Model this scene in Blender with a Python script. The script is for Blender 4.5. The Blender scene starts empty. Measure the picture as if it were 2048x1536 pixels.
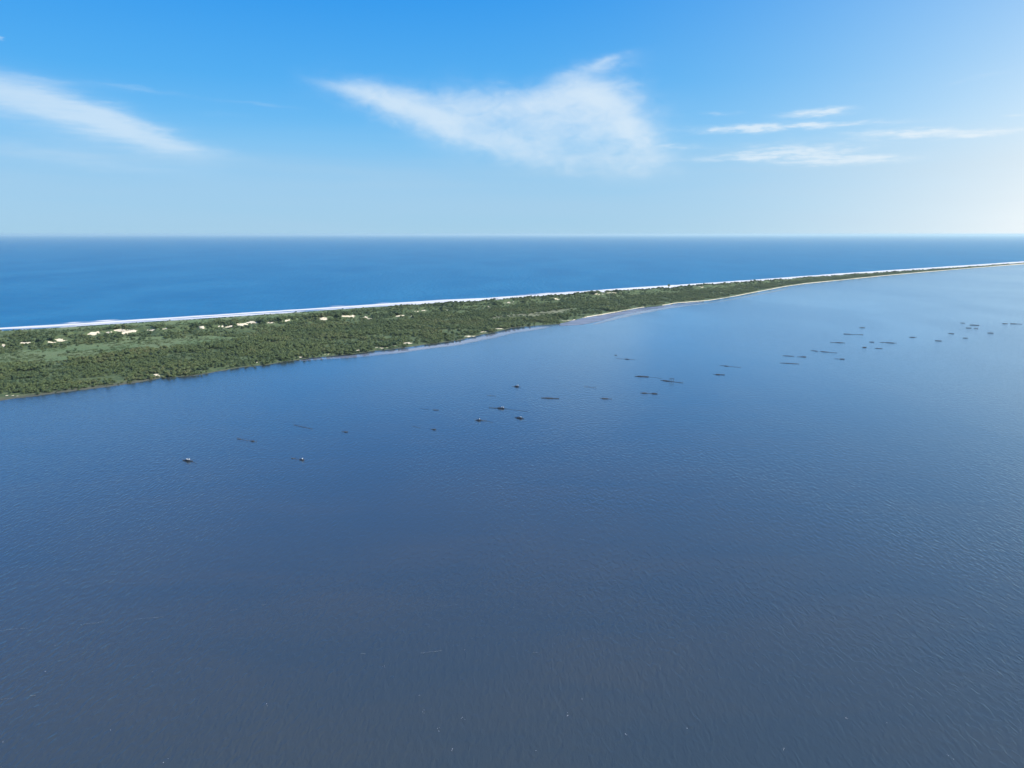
import bpy, bmesh, math, random
import numpy as np

random.seed(7)
rng = np.random.default_rng(11)
C = bpy.context.scene.collection
SC = bpy.context.scene

# ------------------------------------------------------------------ camera
F = 1421.0                      # focal length in pixels of the 2048 px wide photograph
CAM_H = 120.0
PITCH = math.atan(300.0 / F)    # looking down towards the horizon
cam = bpy.data.cameras.new('camera')
cam.sensor_width = 36.0
cam.lens = F / 2048.0 * 36.0
cam.clip_start = 1.0
cam.clip_end = 400000.0
cam_ob = bpy.data.objects.new('camera', cam)
cam_ob.location = (0, 0, CAM_H)
cam_ob.rotation_euler = (math.pi / 2 - PITCH, 0, 0)
C.objects.link(cam_ob)
SC.camera = cam_ob

# ------------------------------------------------------------------ view / sampling
SC.view_settings.view_transform = 'Standard'
SC.view_settings.look = 'None'
EXPOSURE = 0.75
SC.view_settings.exposure = EXPOSURE
SC.view_settings.gamma = 1.0
SC.view_settings.use_curve_mapping = False
SC.render.engine = 'CYCLES'
SC.cycles.use_denoising = True
SC.cycles.max_bounces = 6
SC.cycles.volume_bounces = 1
SC.cycles.caustics_reflective = False
SC.cycles.caustics_refractive = False

SUN_AZ = math.radians(102.0)     # clockwise from the view direction
SUN_EL = math.radians(45.0)


def px_dir(px, py):
    """World direction of a pixel of the photograph."""
    a, b = (px - 1024.0) / F, -(py - 768.0) / F
    cp, sp = math.cos(PITCH), math.sin(PITCH)
    d = np.array([a, cp + b * sp, -sp + b * cp])
    return d / np.linalg.norm(d)


def px_azel(px, py):
    d = px_dir(px, py)
    return math.atan2(d[0], d[1]), math.asin(d[2])


# ------------------------------------------------------------------ node helpers
class NT:
    def __init__(self, tree):
        self.t = tree
        self.n = tree.nodes
        self.l = tree.links

    def new(self, typ, **kw):
        nd = self.n.new(typ)
        for k, v in kw.items():
            setattr(nd, k, v)
        return nd

    def put(self, sock, v):
        if isinstance(v, bpy.types.NodeSocket):
            self.l.new(v, sock)
        else:
            sock.default_value = v

    def math(self, op, a, b=None, c=None, clamp=False):
        nd = self.new('ShaderNodeMath', operation=op, use_clamp=clamp)
        self.put(nd.inputs[0], a)
        if b is not None:
            self.put(nd.inputs[1], b)
        if c is not None:
            self.put(nd.inputs[2], c)
        return nd.outputs[0]

    def vmath(self, op, a, b=None):
        nd = self.new('ShaderNodeVectorMath', operation=op)
        self.put(nd.inputs[0], a)
        if b is not None:
            self.put(nd.inputs[1], b)
        return nd.outputs['Value'] if op in ('DOT_PRODUCT', 'LENGTH') else nd.outputs[0]

    def smooth(self, v, lo, hi, to0=0.0, to1=1.0):
        nd = self.new('ShaderNodeMapRange', interpolation_type='SMOOTHSTEP')
        self.put(nd.inputs['Value'], v)
        nd.inputs['From Min'].default_value = lo
        nd.inputs['From Max'].default_value = hi
        nd.inputs['To Min'].default_value = to0
        nd.inputs['To Max'].default_value = to1
        return nd.outputs[0]

    def mix(self, fac, a, b, blend='MIX'):
        nd = self.new('ShaderNodeMix', data_type='RGBA', blend_type=blend)
        nd.clamp_factor = True
        self.put(nd.inputs[0], fac)
        self.put(nd.inputs[6], a if isinstance(a, bpy.types.NodeSocket) else (*a, 1.0))
        self.put(nd.inputs[7], b if isinstance(b, bpy.types.NodeSocket) else (*b, 1.0))
        return nd.outputs[2]

    def noise(self, vec, scale, detail=2.0, rough=0.5, dist=0.0, color=False):
        nd = self.new('ShaderNodeTexNoise')
        self.put(nd.inputs['Vector'], vec)
        nd.inputs['Scale'].default_value = scale
        nd.inputs['Detail'].default_value = detail
        nd.inputs['Roughness'].default_value = rough
        nd.inputs['Distortion'].default_value = dist
        return nd.outputs['Color' if color else 'Fac']

    def mapping(self, vec, scale=(1, 1, 1), rotz=0.0, loc=(0, 0, 0)):
        nd = self.new('ShaderNodeMapping')
        self.put(nd.inputs['Vector'], vec)
        nd.inputs['Scale'].default_value = scale
        nd.inputs['Rotation'].default_value = (0, 0, rotz)
        nd.inputs['Location'].default_value = loc
        return nd.outputs[0]

    def ramp(self, v, stops):
        nd = self.new('ShaderNodeValToRGB')
        self.put(nd.inputs[0], v)
        r = nd.color_ramp
        r.interpolation = 'B_SPLINE' if False else 'EASE'
        r.interpolation = 'LINEAR'
        while len(r.elements) < len(stops):
            r.elements.new(0.5)
        for e, (p, col) in zip(r.elements, stops):
            e.position = p
            e.color = (*col, 1.0)
        return nd.outputs[0]


def srgb(r, g, b):
    f = lambda c: c / 12.92 if c <= 0.04045 else ((c + 0.055) / 1.055) ** 2.4
    return tuple(f(v / 255.0) for v in (r, g, b))


# ------------------------------------------------------------------ world: sky with cirrus
world = bpy.data.worlds.new('World')
SC.world = world
world.use_nodes = True
T = NT(world.node_tree)
bg = world.node_tree.nodes['Background']
SKY_STRENGTH = 0.1
bg.inputs['Strength'].default_value = SKY_STRENGTH
sky = T.new('ShaderNodeTexSky', sky_type='NISHITA')
sky.sun_disc = False
sky.sun_elevation = SUN_EL
sky.sun_rotation = SUN_AZ
sky.altitude = 100.0
sky.air_density = 1.0
sky.dust_density = 1.0
sky.ozone_density = 3.0

geo = T.new('ShaderNodeTexCoord')
D = T.vmath('NORMALIZE', geo.outputs['Generated'])
sep = T.new('ShaderNodeSeparateXYZ')
T.put(sep.inputs[0], D)
dx, dy, dz = sep.outputs
el = T.math('ARCSINE', dz)
az = T.math('ARCTAN2', dx, dy)
# clear air by elevation (sin of it), tinted Nishita on top
base = T.ramp(T.math('MAXIMUM', dz, 0.0), [
    (0.000, srgb(166, 211, 236)),
    (0.050, srgb(152, 205, 240)),
    (0.115, srgb(118, 194, 244)),
    (0.190, srgb(80, 176, 243)),
    (0.285, srgb(48, 157, 240)),
    (0.45, srgb(34, 142, 238)),
    (1.00, srgb(24, 112, 216)),
])
nish = T.mix(1.0, sky.outputs[0], (SKY_STRENGTH * 0.75, SKY_STRENGTH * 1.0, SKY_STRENGTH * 1.5), 'MULTIPLY')
clear = T.mix(0.10, base, nish)
# haze glow low on the horizon, coloured into the sky apart from the sun
sdir = (math.sin(SUN_AZ) * math.cos(SUN_EL), math.cos(SUN_AZ) * math.cos(SUN_EL), math.sin(SUN_EL))
GA = SUN_AZ - math.radians(45.0)
glow_dir = (math.sin(GA) * math.cos(0.09), math.cos(GA) * math.cos(0.09), math.sin(0.09))
cosg = T.math('MAXIMUM', T.vmath('DOT_PRODUCT', D, glow_dir), 0.0)
g_wide = T.math('POWER', cosg, 5.0)
low = T.math('EXPONENT', T.math('MULTIPLY', T.math('ABSOLUTE', dz), -5.0))
g_low = T.math('MULTIPLY', T.math('ADD', T.math('POWER', cosg, 9.0), T.math('MULTIPLY', T.math('POWER', cosg, 40.0), 0.9)), low)
clear = T.mix(T.math('MULTIPLY', g_wide, 0.34), clear, srgb(172, 232, 255))
clear = T.mix(T.math('MULTIPLY', g_low, 1.9, clamp=True), clear, (0.90, 0.97, 1.0))

# ---- clouds, fixed to directions of the sky
AE = T.new('ShaderNodeCombineXYZ')
T.put(AE.inputs[0], az)
T.put(AE.inputs[1], el)
AE = AE.outputs[0]
warp_n = T.noise(T.mapping(D, (1, 1, 2.2)), 9.0, 4.0, 0.55, color=True)
warp = T.vmath('MULTIPLY', T.vmath('SUBTRACT', warp_n, (0.5, 0.5, 0.5)), (0.070, 0.030, 0.0))
W1 = T.vmath('ADD', AE, warp)
warp_s = T.vmath('MULTIPLY', T.vmath('SUBTRACT', T.noise(T.mapping(D, (1, 1, 5)), 22.0, 4.0, 0.6, color=True), (0.5, 0.5, 0.5)), (0.05, 0.012, 0.0))
W2 = T.vmath('ADD', AE, warp_s)


def blob(vec, cx, cy, rx, ry, ang, amp):
    a0, e0 = px_azel(cx, cy)
    a1, _ = px_azel(cx + 10, cy)
    _, e1 = px_azel(cx, cy - 10)
    ka, ke = (a1 - a0) / 10.0, (e1 - e0) / 10.0
    t = math.radians(ang)               # positive = sloping down to the right
    c, s = math.cos(t), math.sin(t)
    # pixel offsets: du = da/ka, dv(down) = -de/ke
    ax1 = (c / ka / rx, -s / ke / rx, 0.0)
    ax2 = (-s / ka / ry, -c / ke / ry, 0.0)
    d = T.vmath('SUBTRACT', vec, (a0, e0, 0.0))
    u = T.vmath('DOT_PRODUCT', d, ax1)
    v = T.vmath('DOT_PRODUCT', d, ax2)
    q = T.math('MULTIPLY_ADD', u, u, T.math('MULTIPLY', v, v))
    return T.math('MULTIPLY', T.math('EXPONENT', T.math('MULTIPLY', q, -1.0)), amp)


def blobs(vec, rows):
    tot = None
    for r in rows:
        b = blob(vec, *r)
        tot = b if tot is None else T.math('ADD', tot, b)
    return tot


main = blobs(W1, [
    (1000, 230, 330, 75, 6, .16), (1225, 114, 26, 7, -22, .36), (1190, 128, 70, 11, -16, .30), (1010, 238, 170, 42, 4, .18), (790, 203, 110, 28, 8, .82), (690, 184, 60, 13, 14, .45), (870, 248, 140, 34, 20, .60),
    (1000, 205, 160, 34, -3, .42), (1160, 185, 90, 34, -4, .85), (1195, 140, 85, 17, -14, .40),
    (1230, 228, 80, 62, 35, .62), (1285, 272, 65, 40, 42, .70), (1080, 265, 180, 52, 6, .46),
    (1190, 325, 130, 30, 4, .46), (970, 285, 140, 26, 14, .42), (1120, 215, 140, 40, 0, .24)])
fil = T.noise(T.mapping(D, (1, 1, 2.2)), 30.0, 8.0, 0.62, 0.7)
puff = T.noise(T.mapping(D, (1, 1, 1.5)), 13.0, 6.0, 0.55, 0.3)
fibre = T.noise(T.mapping(T.vmath('ADD', D, T.vmath('MULTIPLY', warp, (0.6, 0.6, 0.6))), (1, 1, 8.0)), 16.0, 7.0, 0.62)
soft = T.noise(T.mapping(D, (1, 1, 2.0)), 6.0, 3.0, 0.5)
near_main = T.math('MULTIPLY', main, 2.6, clamp=True)
rag = T.math('ADD', T.math('MULTIPLY', T.math('SUBTRACT', fil, 0.5), 0.75), T.math('MULTIPLY', T.math('SUBTRACT', puff, 0.5), 0.85))
m_main = T.math('ADD', T.math('MULTIPLY', main, 0.92), T.math('MULTIPLY', rag, near_main))
m_main = T.math('MULTIPLY', T.smooth(m_main, -0.06, 1.50), 0.84)

streak = blobs(W2, [
    (-60, 178, 150, 34, 8, .48), (70, 200, 130, 31, 14, .46), (190, 234, 135, 33, 20, .52), (310, 274, 115, 26, 20, .46),
    (425, 303, 95, 13, 10, .24), (180, 245, 260, 70, 16, .18), (80, 158, 140, 7, 3, .20), (280, 178, 95, 6, 4, .30), (510, 208, 85, 4, 3, .26),
    (440, 229, 65, 5, -3, .15), (3, 77, 9, 6, 0, .55), (120, 320, 280, 16, 4, .26), (60, 296, 140, 14, 4, .2), (100, 250, 220, 50, 12, .22)])
m_streak = T.math('MULTIPLY', streak, T.math('ADD', T.math('MULTIPLY_ADD', soft, 0.7, 0.15), T.math('MULTIPLY', fibre, 1.1)))
m_streak = T.math('MULTIPLY', T.smooth(m_streak, 0.0, 1.2), 0.82)

thin = blobs(W2, [
    (1635, 225, 66, 9, -2, .90), (1490, 257, 105, 8, 0, .82), (1650, 249, 150, 6, 1, .70), (1835, 267, 115, 10, 1, 1.05),
    (1990, 266, 85, 6, -2, .85), (1590, 305, 135, 13, 0, .80), (1690, 321, 125, 10, 0, .85), (1480, 317, 125, 6, 0, .50),
    (1445, 228, 45, 5, 0, .38), (1350, 293, 40, 6, 0, .50), (2030, 232, 18, 4, 0, .5), (1950, 156, 80, 4, -8, .28),
    (1745, 170, 45, 4, 0, .14), (1560, 285, 240, 45, 0, .14)])
ribs = T.noise(T.mapping(D, (1, 1, 7)), 34.0, 5.0, 0.60)
m_thin = T.math('MULTIPLY', thin, T.smooth(ribs, 0.28, 0.66, 0.45, 1.15))
m_thin = T.math('MULTIPLY', T.smooth(T.math('MULTIPLY', m_thin, T.math('MULTIPLY_ADD', fil, 1.3, 0.35)), 0.0, 1.15), 0.80)

# faint level veil close to the horizon, all the way round
veil_n = T.noise(T.mapping(D, (1.0, 1.0, 14.0)), 3.0, 4.0, 0.5, 0.3)
veil = T.math('MULTIPLY', T.smooth(el, 0.150, 0.070), T.math('MULTIPLY_ADD', veil_n, 0.9, 0.10))
# sparse cirrus elsewhere so the unseen sky carries on the same way
away = T.smooth(dy, 0.72, 0.30)
cir = T.math('MULTIPLY', T.smooth(T.noise(T.mapping(D, (1, 1, 3.5)), 3.0, 6.0, 0.6, 0.8), 0.56, 0.80, 0.0, 0.5), away)
cir = T.math('MULTIPLY', cir, T.smooth(el, 0.02, 0.25))

veilcol = T.mix(T.math('MULTIPLY', g_low, 1.5, clamp=True), srgb(170, 207, 234), srgb(246, 250, 250))
skycol = T.mix(T.math('MULTIPLY', veil, 0.80), clear, veilcol)
warmth = T.math('MULTIPLY', cosg, 0.9, clamp=True)
cloudcol = T.mix(warmth, srgb(206, 229, 248), srgb(236, 246, 252))
for m in (m_main, m_streak, m_thin, cir):
    skycol = T.mix(m, skycol, cloudcol)
final = T.mix(1.0, skycol, (0.5 ** EXPOSURE / SKY_STRENGTH,) * 3, 'MULTIPLY')
T.put(bg.inputs['Color'], final)
world.cycles.sampling_method = 'MANUAL'
world.cycles.sample_map_resolution = 1024

# ------------------------------------------------------------------ sun
sun = bpy.data.lights.new('sun', 'SUN')
sun.energy = 5.0
sun.angle = math.radians(0.5)
sun.color = (1.0, 0.93, 0.82)
sun_ob = bpy.data.objects.new('sun', sun)
sun_ob.location = (300, 100, 300)
sun_ob.rotation_euler = (math.pi / 2 - SUN_EL, 0, -SUN_AZ + math.pi)
C.objects.link(sun_ob)

HAZE_DENSITY = 0.5 / 12500.0


# ------------------------------------------------------------------ numeric helpers
def ground(px, py):
    """Point of the water plane seen at a pixel of the photograph (arrays allowed)."""
    px = np.asarray(px, float)
    py = np.asarray(py, float)
    a, b = (px - 1024.0) / F, -(py - 768.0) / F
    cp, sp = math.cos(PITCH), math.sin(PITCH)
    y, z = cp + b * sp, -sp + b * cp
    t = -CAM_H / z
    return np.stack([a * t, y * t], -1)


def to_px(P):
    P = np.asarray(P, float)
    cp, sp = math.cos(PITCH), math.sin(PITCH)
    dz_ = P[..., 2] - CAM_H
    depth = P[..., 1] * cp - dz_ * sp
    up = P[..., 1] * sp + dz_ * cp
    depth = np.where(depth > 1.0, depth, np.nan)
    return 1024.0 + F * P[..., 0] / depth, 768.0 - F * up / depth


_lat = rng.random((512, 512))


def vnoise(x, y):
    xi, yi = np.floor(x).astype(int), np.floor(y).astype(int)
    fx, fy = x - xi, y - yi
    fx, fy = fx * fx * (3 - 2 * fx), fy * fy * (3 - 2 * fy)
    g = lambda i, j: _lat[i % 512, j % 512]
    return (g(xi, yi) * (1 - fx) * (1 - fy) + g(xi + 1, yi) * fx * (1 - fy)
            + g(xi, yi + 1) * (1 - fx) * fy + g(xi + 1, yi + 1) * fx * fy)


def fbm(x, y, o=4):
    s, a, t = 0.0, 1.0, 0.0
    for k in range(o):
        s = s + a * vnoise(x * 2 ** k + 17.3 * k, y * 2 ** k + 9.1 * k)
        t += a
        a *= 0.5
    return s / t


def sstep(v, lo, hi):
    t = np.clip((v - lo) / (hi - lo), 0, 1)
    return t * t * (3 - 2 * t)


def in_poly(x, y, poly):
    ins = np.zeros(np.shape(x), bool)
    n = len(poly)
    for i in range(n):
        x1, y1 = poly[i]
        x2, y2 = poly[(i + 1) % n]
        if y1 == y2:
            continue
        c = ((y1 > y) != (y2 > y)) & (x < (x2 - x1) * (y - y1) / (y2 - y1) + x1)
        ins ^= c
    return ins


def mesh_from(name, co, faces, mat=None, smooth=False, attrs=None, up=False):
    me = bpy.data.meshes.new(name)
    co = np.ascontiguousarray(co, np.float32)
    faces = np.ascontiguousarray(faces, np.int32)
    k = faces.shape[1]
    if up:                                  # every face looks to the sky
        q = co[faces].astype(float)
        d1, d2 = q[:, 2 % k] - q[:, 0], q[:, k - 1] - q[:, 1]
        nz = d1[:, 0] * d2[:, 1] - d1[:, 1] * d2[:, 0]
        faces = np.ascontiguousarray(np.where((nz < 0)[:, None], faces[:, ::-1], faces), np.int32)
    me.vertices.add(len(co))
    me.vertices.foreach_set('co', co.ravel())
    me.loops.add(faces.size)
    me.loops.foreach_set('vertex_index', faces.ravel())
    me.polygons.add(len(faces))
    me.polygons.foreach_set('loop_start', np.arange(0, faces.size, k, dtype=np.int32))
    me.polygons.foreach_set('loop_total', np.full(len(faces), k, np.int32))
    if smooth:
        me.polygons.foreach_set('use_smooth', np.ones(len(faces), bool))
    me.update(calc_edges=True)
    me.validate()
    for an, val in (attrs or {}).items():
        if val.ndim == 2:
            at = me.attributes.new(an, 'FLOAT_VECTOR', 'POINT')
            at.data.foreach_set('vector', np.ascontiguousarray(val, np.float32).ravel())
        elif val.dtype.kind == 'i':
            at = me.attributes.new(an, 'INT', 'POINT')
            at.data.foreach_set('value', np.ascontiguousarray(val, np.int32))
        else:
            at = me.attributes.new(an, 'FLOAT', 'POINT')
            at.data.foreach_set('value', np.ascontiguousarray(val, np.float32))
    if mat:
        me.materials.append(mat)
    return me


def link(name, data, parent=None, loc=None):
    o = bpy.data.objects.new(name, data)
    C.objects.link(o)
    if parent is not None:
        o.parent = parent
    if loc is not None:
        o.location = loc
    return o


def tag(o, label=None, cat=None, group=None, kind=None):
    for k, v in (('label', label), ('category', cat), ('group', group), ('kind', kind)):
        if v:
            o[k] = v
    return o


def grid_faces(nc, nr):
    i = np.arange(nc - 1)[:, None] * nr + np.arange(nr - 1)[None, :]
    i = i.ravel()
    return np.stack([i, i + nr, i + nr + 1, i + 1], -1)


# ------------------------------------------------------------------ materials
def material(name):
    m = bpy.data.materials.new(name)
    m.use_nodes = True
    t = NT(m.node_tree)
    return m, t, m.node_tree.nodes['Principled BSDF']


def water_mat(name, deep, rough, layers, patch=None, ior=1.333, sheen=(1, 1, 1), cap=1.0, gain=1.0):
    m, t, p = material(name)
    pos = t.new('ShaderNodeNewGeometry').outputs['Position']
    h = None
    for (sx, sy, rot, det, dist, amp) in layers:
        n = t.noise(t.mapping(pos, (1 / sx, 1 / sy, 0.0), rot), 1.0, det, 0.5, dist)
        # sharpen crests a little
        n = t.math('MULTIPLY', t.math('POWER', n, 1.3), amp)
        h = n if h is None else t.math('ADD', h, n)
    gust = t.noise(t.mapping(pos, (1 / 190.0, 1 / 420.0, 0), 0.15), 1.0, 4.0, 0.55, 0.6)
    h = t.math('MULTIPLY', h, t.smooth(gust, 0.30, 0.66, *(patch or (1, 1))))
    b = t.new('ShaderNodeBump')
    b.inputs['Strength'].default_value = 1.0
    b.inputs['Distance'].default_value = 1.0
    t.put(b.inputs['Height'], h)
    # turbid body under a bluish, angle dependent surface reflection
    t.n.remove(p)
    body, gloss, fres, mx = (t.new(k) for k in ('ShaderNodeBsdfDiffuse', 'ShaderNodeBsdfGlossy', 'ShaderNodeFresnel', 'ShaderNodeMixShader'))
    lanes = t.noise(t.mapping(pos, (1 / 85.0, 1 / 26.0, 0), 0.12), 1.0, 5.0, 0.62, 0.4)
    col = t.mix(t.smooth(t.math('MULTIPLY_ADD', gust, 0.5, t.math('MULTIPLY', lanes, 0.5)), 0.36, 0.64), deep[0], deep[1])
    t.put(body.inputs['Color'], col)
    gloss.distribution = 'MULTI_GGX'
    gloss.inputs['Color'].default_value = (*sheen, 1.0)
    t.put(gloss.inputs['Roughness'], t.smooth(gust, 0.3, 0.7, rough * 0.92, rough * 1.06))
    fres.inputs['IOR'].default_value = ior
    for nd in (gloss, fres):
        t.put(nd.inputs['Normal'], b.outputs[0])
    t.put(body.inputs['Normal'], b.outputs[0])
    t.put(mx.inputs[0], t.math('MINIMUM', t.math('MULTIPLY', fres.outputs[0], gain), cap))      # wave shadowing keeps grazing water from being a mirror
    t.put(mx.inputs[1], body.outputs[0])
    t.put(mx.inputs[2], gloss.outputs[0])
    t.put([n for n in t.n if n.type == 'OUTPUT_MATERIAL'][0].inputs['Surface'], mx.outputs[0])
    return m


m_lagoon = water_mat('lagoon_water', ((0.027, 0.039, 0.044), (0.034, 0.042, 0.041)), 0.13, [
    (1.38, 3.4, -0.02, 2.0, 0.6, 0.235), (0.6, 1.3, 0.10, 2.0, 0.4, 0.055)], (0.55, 1.15), 1.40, (0.62, 0.82, 1.0), 0.80, 1.5)
m_sea = water_mat('sea_water', ((0.004, 0.074, 0.180), (0.008, 0.100, 0.214)), 0.40, [
    (12.0, 34.0, 1.15, 3.0, 0.4, 1.5), (4.0, 9.0, 1.3, 2.0, 0.3, 0.40)], (0.8, 1.1), 1.2, (0.5, 0.95, 1.0), 0.17)

# terrain
m_land, t, p = material('spit_ground')
pos = t.new('ShaderNodeNewGeometry').outputs['Position']
att = lambda t, n: t.new('ShaderNodeAttribute', attribute_name=n).outputs['Fac']
n_big = t.noise(pos, 0.022, 4.0, 0.55)
n_mid = t.noise(pos, 0.16, 4.0, 0.6)
n_fine = t.noise(pos, 0.9, 3.0, 0.6)
scrub = t.mix(t.smooth(n_mid, 0.35, 0.65), (0.040, 0.066, 0.030), (0.080, 0.105, 0.044))
grass = t.mix(t.smooth(n_big, 0.35, 0.65), (0.082, 0.126, 0.056), (0.104, 0.138, 0.066))
grass = t.mix(t.smooth(n_mid, 0.45, 0.75, 0.0, 0.45), grass, (0.065, 0.105, 0.048))
grass = t.mix(t.smooth(n_fine, 0.50, 0.8, 0.0, 0.35), grass, (0.13, 0.14, 0.075))
col = t.mix(att(t, 'grass'), scrub, grass)
dry = t.mix(t.smooth(n_mid, 0.35, 0.7), (0.125, 0.135, 0.080), (0.17, 0.17, 0.115))
col = t.mix(att(t, 'dry'), col, dry)
sand = t.mix(t.smooth(n_mid, 0.3, 0.7), (0.50, 0.44, 0.32), (0.60, 0.535, 0.40))
mask = t.smooth(t.math('ADD', att(t, 'sand'), t.math('MULTIPLY', t.math('SUBTRACT', n_mid, 0.5), 1.3)), 0.42, 0.60)
col = t.mix(mask, col, sand)
wet = t.mix(n_mid, (0.055, 0.058, 0.048), (0.085, 0.085, 0.070))
col = t.mix(att(t, 'wet'), col, wet)
t.put(p.inputs['Base Color'], col)
p.inputs['Roughness'].default_value = 0.9
p.inputs['Specular IOR Level'].default_value = 0.15
b = t.new('ShaderNodeBump')
b.inputs['Distance'].default_value = 0.6
b.inputs['Strength'].default_value = 0.8
t.put(b.inputs['Height'], t.math('ADD', n_fine, t.math('MULTIPLY', n_mid, 2.0)))
t.put(p.inputs['Normal'], b.outputs[0])


def leaf_mat(name, c1, c2, c3):
    m, t, p = material(name)
    info = t.new('ShaderNodeObjectInfo')
    oi = info.outputs['Random']
    tint = t.new('ShaderNodeAttribute', attribute_name='tint').outputs['Fac']
    stand = t.noise(info.outputs['Location'], 0.014, 3.0, 0.6)         # stands of one kind of plant
    sel = t.math('ADD', t.math('MULTIPLY', oi, 0.45), t.smooth(stand, 0.34, 0.66, 0.0, 0.55))
    col = t.mix(t.smooth(sel, 0.10, 0.55), c1, c2)
    col = t.mix(t.smooth(sel, 0.60, 0.92), col, c3)
    hsv = t.new('ShaderNodeHueSaturation')
    t.put(hsv.inputs['Color'], col)
    t.put(hsv.inputs['Value'], t.math('MULTIPLY_ADD', tint, 0.6, 0.75))
    t.put(p.inputs['Base Color'], hsv.outputs[0])
    p.inputs['Roughness'].default_value = 0.65
    p.inputs['Specular IOR Level'].default_value = 0.25
    tr = t.new('ShaderNodeBsdfTranslucent')
    t.put(tr.inputs['Color'], hsv.outputs[0])
    mx = t.new('ShaderNodeMixShader')
    mx.inputs[0].default_value = 0.42
    t.put(mx.inputs[1], p.outputs[0])
    t.put(mx.inputs[2], tr.outputs[0])
    out = [n for n in t.n if n.type == 'OUTPUT_MATERIAL'][0]
    t.put(out.inputs['Surface'], mx.outputs[0])
    return m


m_leaf = leaf_mat('tree_leaves', (0.090, 0.132, 0.056), (0.122, 0.164, 0.062), (0.152, 0.172, 0.074))
m_shrub = leaf_mat('shrub_leaves', (0.066, 0.106, 0.050), (0.100, 0.140, 0.056), (0.132, 0.158, 0.068))
m_blade = leaf_mat('grass_blades', (0.085, 0.132, 0.056), (0.104, 0.140, 0.062), (0.126, 0.145, 0.078))
m_bark, t, p = material('bark')
t.put(p.inputs['Base Color'], t.mix(t.noise(t.new('ShaderNodeTexCoord').outputs['Object'], 6.0, 4.0), (0.045, 0.036, 0.028), (0.11, 0.095, 0.075)))
p.inputs['Roughness'].default_value = 0.9

m_foam, t, p = material('sea_foam')
suv = t.new('ShaderNodeAttribute', attribute_name='suv').outputs['Vector']
edge = att(t, 'edge')
fn = t.noise(t.mapping(suv, (1 / 70.0, 1 / 9.0, 0)), 1.0, 5.0, 0.62, 0.5)
fn2 = t.noise(t.mapping(suv, (1 / 260.0, 1 / 16.0, 0)), 1.0, 3.0, 0.5, 0.3)
cov = t.math('ADD', t.math('MULTIPLY', fn, 0.55), t.math('MULTIPLY', fn2, 0.45))
cov = t.math('ADD', cov, t.math('MULTIPLY', t.math('SUBTRACT', edge, 0.5), 0.85))
alpha = t.smooth(cov, 0.47, 0.68)
p.inputs['Base Color'].default_value = (0.50, 0.51, 0.525, 1)
p.inputs['Roughness'].default_value = 0.7
t.put(p.inputs['Alpha'], alpha)

m_streakfoam, t, p = material('lagoon_foam')
p.inputs['Base Color'].default_value = (0.15, 0.17, 0.17, 1)
p.inputs['Roughness'].default_value = 0.7

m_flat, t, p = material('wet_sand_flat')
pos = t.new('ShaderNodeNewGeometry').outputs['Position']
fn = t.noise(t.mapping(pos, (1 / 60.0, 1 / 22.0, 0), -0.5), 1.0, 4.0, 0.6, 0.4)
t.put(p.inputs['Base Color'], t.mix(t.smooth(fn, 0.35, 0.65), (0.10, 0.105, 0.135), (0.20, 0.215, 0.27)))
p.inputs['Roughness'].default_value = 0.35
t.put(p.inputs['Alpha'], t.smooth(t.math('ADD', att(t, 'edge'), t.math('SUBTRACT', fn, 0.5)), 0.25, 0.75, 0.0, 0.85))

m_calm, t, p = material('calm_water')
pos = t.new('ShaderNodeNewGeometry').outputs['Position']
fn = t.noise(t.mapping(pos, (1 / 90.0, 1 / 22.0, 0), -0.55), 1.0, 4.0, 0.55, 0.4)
p.inputs['Base Color'].default_value = (0.16, 0.19, 0.27, 1)  # pale blue sky reflection put into the base colour, along with shallow sand
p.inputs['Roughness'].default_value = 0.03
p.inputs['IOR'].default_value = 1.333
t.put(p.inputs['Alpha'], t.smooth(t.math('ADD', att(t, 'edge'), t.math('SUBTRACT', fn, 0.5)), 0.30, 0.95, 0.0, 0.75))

m_stake, t, p = material('weathered_stake')
t.put(p.inputs['Base Color'], t.mix(t.noise(t.new('ShaderNodeTexCoord').outputs['Object'], 5.0, 3.0), (0.035, 0.030, 0.026), (0.085, 0.075, 0.065)))
p.inputs['Roughness'].default_value = 0.85
m_net, t, p = material('dark_net')
t.put(p.inputs['Base Color'], t.mix(t.noise(t.new('ShaderNodeTexCoord').outputs['Object'], 4.0, 3.0), (0.030, 0.037, 0.052), (0.058, 0.066, 0.084)))
p.inputs['Roughness'].default_value = 0.9
m_float, t, p = material('white_float')
p.inputs['Base Color'].default_value = (0.42, 0.43, 0.44, 1)
p.inputs['Roughness'].default_value = 0.45
m_rope, t, p = material('rope')
p.inputs['Base Color'].default_value = (0.03, 0.033, 0.04, 1)
p.inputs['Roughness'].default_value = 0.9

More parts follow.
